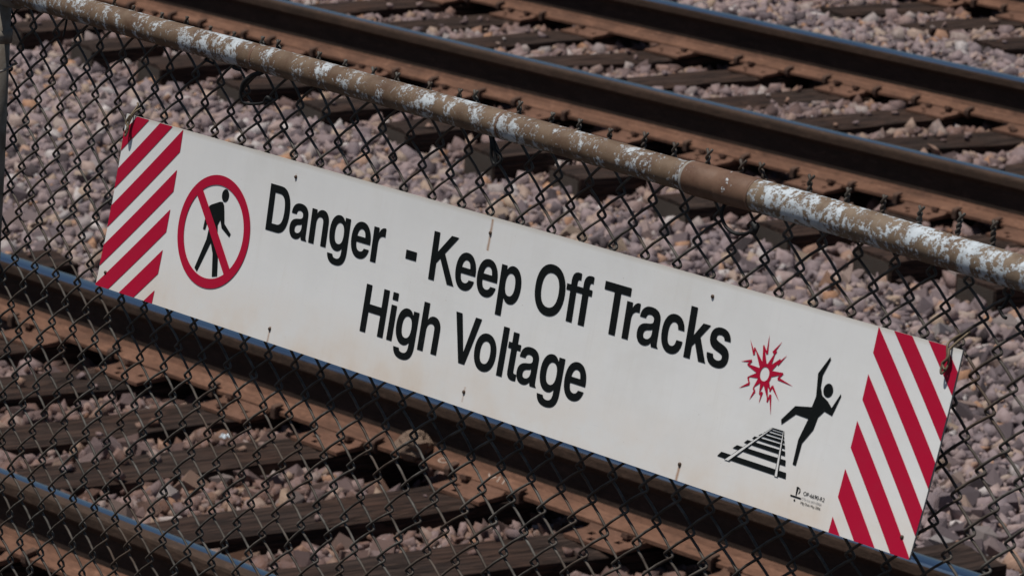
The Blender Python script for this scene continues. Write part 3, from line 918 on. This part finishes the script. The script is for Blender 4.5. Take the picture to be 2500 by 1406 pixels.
PRINT = .0007
def clip_poly(P, a, b, c):
    """keep a*u + b*v <= c"""
    out = []
    for (p, q) in zip(P, P[1:] + P[:1]):
        dp = a * p[0] + b * p[1] - c; dq = a * q[0] + b * q[1] - c
        if dp <= 0: out.append(p)
        if dp * dq < 0:
            t = dp / (dp - dq); out.append((p[0] + (q[0] - p[0]) * t, p[1] + (q[1] - p[1]) * t))
    return out
def print_poly(name, polys, m, off=PRINT, slices=None):
    """polys: list of [outer, hole, ...] contours in millimetres (u, v); laid on the bowed panel"""
    V, F = [], []
    for contours in polys:
        if slices and len(contours) == 1:
            vmin = min(p[1] for p in contours[0]); vmax = max(p[1] for p in contours[0])
            k = max(1, int((vmax - vmin) / slices))
            for i in range(k):
                P = clip_poly(list(contours[0]), 0, -1, -(vmin + (vmax - vmin) * i / k)); P = clip_poly(P, 0, 1, vmin + (vmax - vmin) * (i + 1) / k) if P else []
                if len(P) >= 3:
                    n = len(V); V += P; F.append(tuple(range(n, n + len(P))))
        else:
            tri = tessellate_polygon([[Vector((x, y, 0)) for x, y in c] for c in contours])
            flat = [p for c in contours for p in c]; n = len(V); V += flat
            F += [tuple(n + q for q in f) for f in tri]
    A = np.array(V) / 1000.0
    P = sign_pt(A[:, 0], A[:, 1], off)
    me = mesh_np(name, P, F, [m])
    bm = bmesh.new(); bm.from_mesh(me)
    bm.normal_update()
    for f in bm.faces:
        if f.normal.y > 0: f.normal_flip()
    bm.to_mesh(me); bm.free()
    return sobj(name, me)

# stripes: bands of constant u+v (mirrored at the right end)
BANDS = [(29, 61), (90, 123), (151, 187), (216, 251), (280, 317), (346, 385), (412, 470)]
H_, L_ = HS * 1000, LS * 1000
for side in (0, 1):
    for a, b2 in BANDS:
        P = [(0, 0), (151, 0), (151, H_), (0, H_)]
        P = clip_poly(P, -1, -1, -a); P = clip_poly(P, 1, 1, b2)
        if len(P) < 3: continue
        if side: P = [(L_ - x, y) for x, y in P][::-1]
        print_poly('stripe', [[P]], M_red, slices=22)

# ---- lettering
def flat(path, n=9):
    cs = []; cur = None; toks = path.replace('M', ' M ').replace('L', ' L ').replace('C', ' C ').replace('Z', ' Z ').split()
    i = 0; cmd = None
    while i < len(toks):
        if toks[i] in 'MLCZ': cmd = toks[i]; i += 1
        if cmd == 'Z': cs.append(cur); cur = None; cmd = None; continue
        if cmd in ('M', 'L'):
            p = (float(toks[i]), float(toks[i + 1])); i += 2
            if cmd == 'M': cur = [p]; cmd = 'L'
            else: cur.append(p)
        elif cmd == 'C':
            q = [float(x) for x in toks[i:i + 6]]; i += 6; p0 = cur[-1]
            for k in range(1, n + 1):
                s = k / n
                cur.append(tuple((1 - s) ** 3 * p0[d] + 3 * (1 - s) ** 2 * s * q[d] + 3 * (1 - s) * s * s * q[2 + d] + s ** 3 * q[4 + d] for d in (0, 1)))
    return [c[:-1] if abs(c[0][0] - c[-1][0]) + abs(c[0][1] - c[-1][1]) < 1e-6 else c for c in cs]
GL = {
 'D': 'M0 0L0 72L27 72C44 72 53 59 53 36C53 13 44 0 27 0Z M13 12L25 12C35 12 40 20 40 36C40 52 35 60 25 60L13 60Z',
 'a': 'M44 0L31 0C30 1.5 29.5 3.5 29.3 5.5C25.5 1 21 -1 15.5 -1C6 -1 0 5 0 14.5C0 24.5 6.5 29 16 30.3C24 31.4 28.6 31.8 28.6 36.5C28.6 41.5 25 43.6 20.5 43.6C16 43.6 13.4 41.3 13 37L1 37C1.5 48.5 9 54.5 21 54.5C34 54.5 41 49 41 38.5L41 10C41 5 42 2.3 44 1.5Z M28.6 24.5C27 23 24 22.3 20.5 21.7C15.5 20.8 12.7 18.7 12.7 14.5C12.7 10.7 15 8.7 18.7 8.7C24.5 8.7 28.6 13 28.6 19Z',
 'n': 'M0 0L0 53L12.3 53L12.3 46C15.3 51.5 20.5 54.5 26.5 54.5C36.5 54.5 42.4 48 42.4 36.5L42.4 0L29.4 0L29.4 33.5C29.4 40 27 43 22 43C16.5 43 13 38.5 13 31.5L13 0Z',
 'g': 'M34 53L46.4 53L46.4 3C46.4 -13.5 39 -21.5 23 -21.5C9.5 -21.5 2 -15.5 1.2 -6L14 -6C14.8 -9.8 17.8 -11.6 23 -11.6C30 -11.6 33.5 -8 33.5 0.5L33.5 6.5C30.5 2 26 -0.3 20.5 -0.3C8 -0.3 0 10.5 0 27C0 43.5 8 54.5 20.5 54.5C26.5 54.5 31 51.8 34 46.5Z M23.5 43.3C16.8 43.3 12.9 37.3 12.9 27.2C12.9 16.8 16.8 10.8 23.5 10.8C30.2 10.8 34 16.8 34 27.2C34 37.3 30.2 43.3 23.5 43.3Z',
 'e': 'M45 23L12.8 23C13.2 14.5 17 9.7 23.3 9.7C27.5 9.7 30.5 11.7 31.8 15.5L44 15.5C41.5 5 34 -1.2 23 -1.2C8.5 -1.2 0 9.3 0 26.5C0 43.5 8.8 54.5 22.8 54.5C36.5 54.5 45.2 43.5 45.2 26.5Z M32 32L13.2 32C14.2 39.5 17.6 43.6 22.7 43.6C28 43.6 31.3 39.6 32 32Z',
 'r': 'M0 0L0 53L12.3 53L12.3 44C14.8 51 19.5 54.5 25.5 54.5C26.5 54.5 27.3 54.4 28 54.2L28 41C26.8 41.3 25.5 41.4 24 41.4C16.5 41.4 13 37 13 28L13 0Z',
 '-': 'M0 19.7L0 33L24.6 33L24.6 19.7Z',
 'K': 'M0 0L0 72L13 72L13 43L39.5 72L56 72L29.5 44L58.2 0L42.5 0L20.5 34.5L13 26.5L13 0Z',
 'p': 'M0 -21L0 53L12.3 53L12.3 46C15.3 51.7 20 54.5 26.3 54.5C39 54.5 47 43.5 47 26.8C47 10 39 -1.2 26.5 -1.2C20.5 -1.2 16 1.3 13 6L13 -21Z M23.3 43.3C16.6 43.3 12.8 37 12.8 26.8C12.8 16.3 16.6 10 23.3 10C30 10 34 16.3 34 26.8C34 37 30 43.3 23.3 43.3Z',
 'O': 'M32 73.3C12.5 73.3 0 59 0 36C0 13 12.5 -1.3 32 -1.3C51.5 -1.3 64 13 64 36C64 59 51.5 73.3 32 73.3Z M32 61C20.3 61 13.4 51.8 13.4 36C13.4 20.2 20.3 11 32 11C43.7 11 50.6 20.2 50.6 36C50.6 51.8 43.7 61 32 61Z',
 'f': 'M8.5 0L8.5 44L0 44L0 53L8.5 53L8.5 57C8.5 67.5 13 72.5 22.5 72.5C24.5 72.5 26.5 72.4 28 72L28 62C27 62.2 26 62.3 25 62.3C22.5 62.3 21.3 60.8 21.3 57.8L21.3 53L28 53L28 44L21.3 44L21.3 0Z',
 'T': 'M21.5 0L21.5 60L0 60L0 72L54.6 72L54.6 60L35 60L35 0Z',
 'c': 'M44 34.5L31.3 34.5C30.6 40.3 27.6 43.4 22.8 43.4C16.6 43.4 12.9 37.2 12.9 26.6C12.9 16 16.5 9.8 22.6 9.8C27.5 9.8 30.6 13.2 31.3 19.8L44 19.8C42.8 6.5 34.8 -1.2 22.5 -1.2C8.5 -1.2 0 9.5 0 26.5C0 43.8 8.6 54.5 22.7 54.5C35 54.5 43 47 44 34.5Z',
 'k': 'M0 0L0 72L13 72L13 33L28.5 53L43.5 53L27 33.5L44.5 0L29.8 0L18 23.5L13 17.8L13 0Z',
 's': 'M42 38.3L29.7 38.3C29.2 42.3 26.5 44.3 21.5 44.3C17 44.3 14.4 42.6 14.4 39.6C14.4 36.3 17.5 35 25 33.2C37.5 30.2 43.3 26 43.3 16.3C43.3 5.3 35 -1.2 21.8 -1.2C8.2 -1.2 0.5 5.3 0 16.3L12.6 16.3C13 11.5 16.3 9 22 9C27.2 9 30.3 11 30.3 14.4C30.3 17.7 27.5 19.2 19.5 21C7 23.9 1.6 28.5 1.6 37.8C1.6 48 9.5 54.5 21.6 54.5C34 54.5 41.5 48.6 42 38.3Z',
 'H': 'M0 0L0 72L13.2 72L13.2 43.5L41.2 43.5L41.2 72L54.4 72L54.4 0L41.2 0L41.2 31.3L13.2 31.3L13.2 0Z',
 'h': 'M0 0L0 72L13 72L13 46.5C16 51.8 21 54.5 27 54.5C37.5 54.5 44 48 44 36.5L44 0L31 0L31 33.5C31 40 28.5 43 23.3 43C17 43 13 38.5 13 31.5L13 0Z',
 'V': 'M0 72L14 72L29 17L44.3 72L58 72L35.8 0L22 0Z',
 'o': 'M24 54.5C9.3 54.5 0 43.5 0 26.6C0 9.7 9.3 -1.2 24 -1.2C38.7 -1.2 48 9.7 48 26.6C48 43.5 38.7 54.5 24 54.5Z M24 43.3C17 43.3 12.9 37 12.9 26.6C12.9 16.2 17 10 24 10C31 10 35.1 16.2 35.1 26.6C35.1 37 31 43.3 24 43.3Z',
 'l': 'M0 0L0 72L13 72L13 0Z',
 't': 'M7 44L0 44L0 53L7 53L7 68.5L19.6 68.5L19.6 53L27 53L27 44L19.6 44L19.6 14.5C19.6 10.8 21 9.8 24 9.8L27 9.8L27 0.2C24.8 -0.2 22.5 -0.4 20.5 -0.4C11.3 -0.4 7 3.3 7 11.5Z',
}
SHEAR = .055
def letter(ch, x0, base, width=None):
    if ch == 'i':
        polys = [[flat('M0 0L0 53L13 53L13 0Z')[0]], [flat('M0 60.5L0 72L13 72L13 60.5Z')[0]]]; nat = 13.0
    else:
        cs = flat(GL[ch]); polys = [cs]; nat = max(p[0] for p in cs[0])
    k = (width / nat) if width else 1.0
    polys = [[[(x0 + x * k - SHEAR * y, base - y) for x, y in c] for c in cs] for cs in polys]
    return print_poly('letter', polys, M_ink)
for ch, x0, wd in [('D', 390.7, 53), ('a', 447.8, 44), ('n', 496.6, 42.4), ('g', 543.4, 46.4), ('e', 595.8, 45.3), ('r', 645.4, 28), ('-', 724.6, 24.6),
                   ('K', 781.7, 58.2), ('e', 839.0, 45), ('e', 887.5, 45), ('p', 937.6, 47), ('O', 1014.2, 64), ('f', 1079.4, 28), ('f', 1104.8, 28.8),
                   ('T', 1157.2, 54.6), ('r', 1206.4, 28), ('a', 1235.2, 46), ('c', 1283.8, 44), ('k', 1333.9, 44.5), ('s', 1377.6, 43.3)]:
    letter(ch, x0, 115.4, wd)
for ch, x0, wd in [('H', 652.7, 54.4), ('i', 715.7, 12.7), ('g', 733.1, 47.6), ('h', 787.9, 44), ('V', 860.6, 58), ('o', 912.8, 47.9), ('l', 967.9, 12.7), ('t', 983.4, 27.2),
                   ('a', 1010.2, 45.5), ('g', 1059.0, 47.8), ('e', 1111.8, 45.1)]:
    letter(ch, x0, 221.4, wd)

# ---- pictograms
def ell(cx, cy, rx, ry, n=56, a0=0.0): return [(cx + rx * math.cos(a0 + 2 * math.pi * i / n), cy + ry * math.sin(a0 + 2 * math.pi * i / n)) for i in range(n)]
CX, CY = 267.8, 143.2
walker = [(246.7, 105.1), (251.2, 102.4), (270.6, 94.4), (277.5, 93.6), (281.5, 97.5), (284.6, 106), (290.2, 125.7), (310.2, 138.8), (307.6, 144.3), (285.2, 133.8), (278.7, 122.0),
          (274.5, 131), (280, 152), (287.5, 172), (296.4, 208.9), (283.8, 212.1), (275.0, 177.1), (265.4, 161.2), (244.8, 211.8), (237.4, 206.7), (253.4, 158), (254.5, 139.9), (254.0, 118),
          (250.5, 121), (245.8, 144.2), (240.3, 143.8), (241.5, 116)]
print_poly('walking_figure', [[walker], [ell(281.2, 82.6, 8.8, 10.2, 30)]], M_ink)
# ring and slash are one red print over the figure
def ring_print():
    P = []
    n = 72
    for i in range(n):
        a0, a1 = 2 * math.pi * i / n, 2 * math.pi * (i + 1) / n
        P.append([[(CX + r * math.cos(a), CY + r * math.sin(a)) for r, a in ((74.2, a0), (89.7, a0), (89.7, a1), (74.2, a1))]])
    dx, dy = 101, 110; l = math.hypot(dx, dy); dx /= l; dy /= l; hw = 8.2
    m = 10
    for i in range(m):
        s0, s1 = -76 + 152 * i / m, -76 + 152 * (i + 1) / m
        P.append([[(CX + dx * s - dy * w_, CY + dy * s + dx * w_) for s, w_ in ((s0, -hw), (s1, -hw), (s1, hw), (s0, hw))]])
    return print_poly('prohibition_ring', P, M_red, off=PRINT + .0004)
ring_print()
fall = [(1604.8, 57.4), (1607.1, 60.8), (1598.5, 84.3), (1600, 100), (1606.1, 110.7), (1618.3, 115.8), (1627.7, 122.7), (1638.2, 101.1), (1639.7, 104.2), (1631.6, 133.1), (1616.4, 130.3), (1607.7, 140.4),
        (1604.5, 158.6), (1590.3, 180.3), (1589.1, 211.8), (1582.7, 211.4), (1581.8, 177.4), (1590.9, 146.2), (1566.5, 145.4), (1544.9, 164.4), (1542.2, 158.1), (1562.1, 134.7), (1592.1, 129.5), (1595.2, 114.1), (1589.4, 83.4)]
print_poly('falling_figure', [[fall], [ell(1614.4, 101.6, 8.9, 9.4, 30)]], M_ink)
tk = [[(1441, 232.4), (1447, 225), (1575.2, 225), (1577.0, 233.2)], [(1466, 215.5), (1473, 209.7), (1568.6, 209), (1570.6, 216.8)], [(1484.5, 203.6), (1490, 198.5), (1563.6, 197.8), (1565.6, 204)],
      [(1497.6, 194.6), (1501.6, 190.8), (1560.4, 190), (1562.2, 194.8)], [(1508, 187.9), (1513, 184.6), (1557.6, 184), (1559, 187.9)], [(1516.6, 182.2), (1520.6, 179.6), (1555.4, 179.2), (1556.8, 182.2)],
      [(1524.4, 177.4), (1527.6, 175.6), (1554, 175.3), (1555, 177.4)], [(1529, 173.9), (1531, 172.2), (1553, 172), (1553.9, 173.9)]]
print_poly('track_pictogram', [[q] for q in tk], M_ink)
def bar(x0, y0, w0, x1, y1, w1): return [(x0 - w0, y0), (x1 - w1, y1), (x1 + w1, y1), (x0 + w0, y0)]
print_poly('track_pictogram', [[bar(1461, 234.4, 5.2, 1531, 172.2, 1.4)], [bar(1558.6, 234.6, 3.6, 1552.3, 172.2, 1.0)]], M_ink, off=PRINT + .0003)
print_poly('track_pictogram', [[bar(1461, 233.8, 3.4, 1531, 172.6, .6)], [bar(1558.6, 234.0, 2.2, 1552.3, 172.6, .4)]], M_whitep, off=PRINT + .0006)
# spark burst, traced bolt by bolt (base left, kinks, tip, kinks, base right)
BC = (1493.2, 105.4)
def burst():
    tips = [((1464.4, 74.3), (1466, 84), (1452.9, 64.9)), ((1479.8, 68.0), (1489.5, 78), (1486.6, 51.5)), ((1506.5, 71.1), (1500, 74), (1512.7, 55.8)), ((1515.9, 79.9), (1513, 88), (1526.9, 71.6)),
            ((1526.6, 97.1), (1519, 106), (1549.7, 110.2)), ((1509.5, 126), (1512, 118), (1530.7, 135.3)), ((1509.0, 141), (1512, 130), (1521.4, 157.0)), ((1491.7, 134), (1496, 130), (1494.6, 146.3)),
            ((1477.9, 128.4), (1482, 131.5), (1475.2, 145.7)), ((1463.6, 116), (1469, 124), (1450.8, 134.3)), ((1458, 100), (1464.5, 93), (1444.1, 97.9))]
    P = []
    for k1, k2, tip in tips:
        bx, by = BC; a = math.atan2(k1[1] - by, k1[0] - bx)
        px_, py_ = -math.sin(a), math.cos(a)
        r0 = 11.0; b0 = (bx + r0 * math.cos(a), by + r0 * math.sin(a)); w_ = 4.4
        s = 1 if (k2[0] - k1[0]) * px_ + (k2[1] - k1[1]) * py_ > 0 else -1
        # broad arm to the first kink
        P.append([[(b0[0] - px_ * w_, b0[1] - py_ * w_), (b0[0] + px_ * w_, b0[1] + py_ * w_), (k1[0] + px_ * 1.6 * s, k1[1] + py_ * 1.6 * s), (k1[0] - px_ * .7 * s, k1[1] - py_ * .7 * s)]])
        # cross stroke of the bolt and its needle
        d = np.array([k2[0] - k1[0], k2[1] - k1[1]]); l = np.linalg.norm(d) + 1e-6; nn = np.array([-d[1], d[0]]) / l * 1.3
        P.append([[(k1[0] - nn[0], k1[1] - nn[1]), (k2[0] - nn[0], k2[1] - nn[1]), (k2[0] + nn[0], k2[1] + nn[1]), (k1[0] + nn[0], k1[1] + nn[1])]])
        d = np.array([tip[0] - k2[0], tip[1] - k2[1]]); l = np.linalg.norm(d); nn = np.array([-d[1], d[0]]) / l * 2.0
        P.append([[(k2[0] - nn[0], k2[1] - nn[1]), tip, (k2[0] + nn[0], k2[1] + nn[1])]])
    n = 36
    for i in range(n):
        a0, a1 = 2 * math.pi * i / n, 2 * math.pi * (i + 1) / n
        P.append([[(BC[0] + rx * math.cos(a), BC[1] + ry * math.sin(a)) for rx, ry, a in ((8.6, 9.9, a0), (13.5, 14.6, a0), (13.5, 14.6, a1), (8.6, 9.9, a1))]])
    return print_poly('spark_burst', P, M_red)
burst()
# ---- maker's mark and small print
print_poly('maker_mark', [[[(1600.6, 238), (1604.6, 238), (1604, 250), (1602.4, 250)]], [[(1604.6, 238), (1608, 239.5), (1609.2, 243), (1607.4, 247), (1606.2, 246.6), (1607.6, 243), (1606.6, 240.4), (1604.4, 239.4)]],
                          [[(1593, 250.8), (1613.5, 250.8), (1613.5, 252.9), (1593, 252.9)]], [ell(1602.6, 256.6, 1.5, 1.6, 12)]], M_ink)
def small(txt, u0, v0, width, hgt, m):
    cu = bpy.data.curves.new('small_print', 'FONT'); cu.body = txt; cu.size = 1
    tmp = bpy.data.objects.new('tmp', cu); COL.objects.link(tmp)
    dg = bpy.context.evaluated_depsgraph_get(); me = bpy.data.meshes.new_from_object(tmp.evaluated_get(dg))
    n = len(me.vertices); co = np.empty(n * 3); me.vertices.foreach_get('co', co); co = co.reshape(-1, 3)
    F = [tuple(p.vertices) for p in me.polygons]
    bpy.data.objects.remove(tmp); bpy.data.curves.remove(cu); bpy.data.meshes.remove(me)
    wd = co[:, 0].max() - co[:, 0].min(); x = (co[:, 0] - co[:, 0].min()) * width / wd; y = co[:, 1] * hgt / .72
    P = sign_pt((u0 + x - SHEAR * y) / 1000, (v0 - y) / 1000, PRINT)
    me = mesh_np('small_print', P, F, [m])
    bm = bmesh.new(); bm.from_mesh(me); bm.normal_update()
    for f in bm.faces:
        if f.normal.y > 0: f.normal_flip()
    bm.to_mesh(me); bm.free()
    sobj('small_print', me)
small('OP-6690-R2', 1615.6, 246.4, 40.5, 5.6, M_ink)
small('CTA Lic #0110960', 1614.6, 252.6, 38, 3.4, M_grey)
small('Mfg Date May 2006', 1614.8, 258.6, 38, 3.6, M_ink)

# ---- bolt heads
M_bolt = mat('rusty_bolt', (.10, .065, .045), .6, .5)
for u, v in [(.4427, .0233), (.8984, .0237), (1.3663, .0230), (.4468, .2620), (.9086, .2600), (1.3747, .2600), (.0188, .2586), (1.8071, .2577)]:
    c = sign_pt(u, v, 0.0); c2 = sign_pt(u, v, .002); nn = (c2 - c) / .002
    b = MB(); V, F = tube([c - nn * .0002, c + nn * .0016, c + nn * .0026], [.0028, .0028, .0018], 10); b.add(V, F)
    sobj('bolt', b.mesh('bolt', [M_bolt], True))
# ---- wires that tie the corners to the mesh
M_cw = mat('rusty_tie_wire', (.17, .13, .085), .6, .4)
def corner_tie(u, v, s):
    p = sign_pt(u, v, .004)
    yb = float(fence_y(p[0], p[2]))
    ctrl = [(p[0] + s * .004, yb + .004, p[2] + .034), (p[0], yb + .001, p[2] + .030), sign_pt(u, v - .014, .006), sign_pt(u + s * .003, v, .005), sign_pt(u + s * .004, v + .010, .007), sign_pt(u, v + .018, .010), sign_pt(u - s * .003, v + .009, .009), sign_pt(u, v - .004, .006), sign_pt(u - s * .006, v - .022, .003), (p[0] - s * .01, yb, p[2] + .028)]
    b = MB(); b.tube(curve_pts(ctrl, 60), .0017, 6)
    b.tube(curve_pts([sign_pt(u, v - .016, .006), sign_pt(u + s * .004, v - .004, .009), sign_pt(u - s * .003, v + .005, .009), sign_pt(u + s * .003, v + .012, .009)], 24), .0020, 6)
    sobj('tie_wire', b.mesh('tie_wire', [M_cw], True))
corner_tie(.0174, .0165, -1); corner_tie(1.8105, .0185, 1)
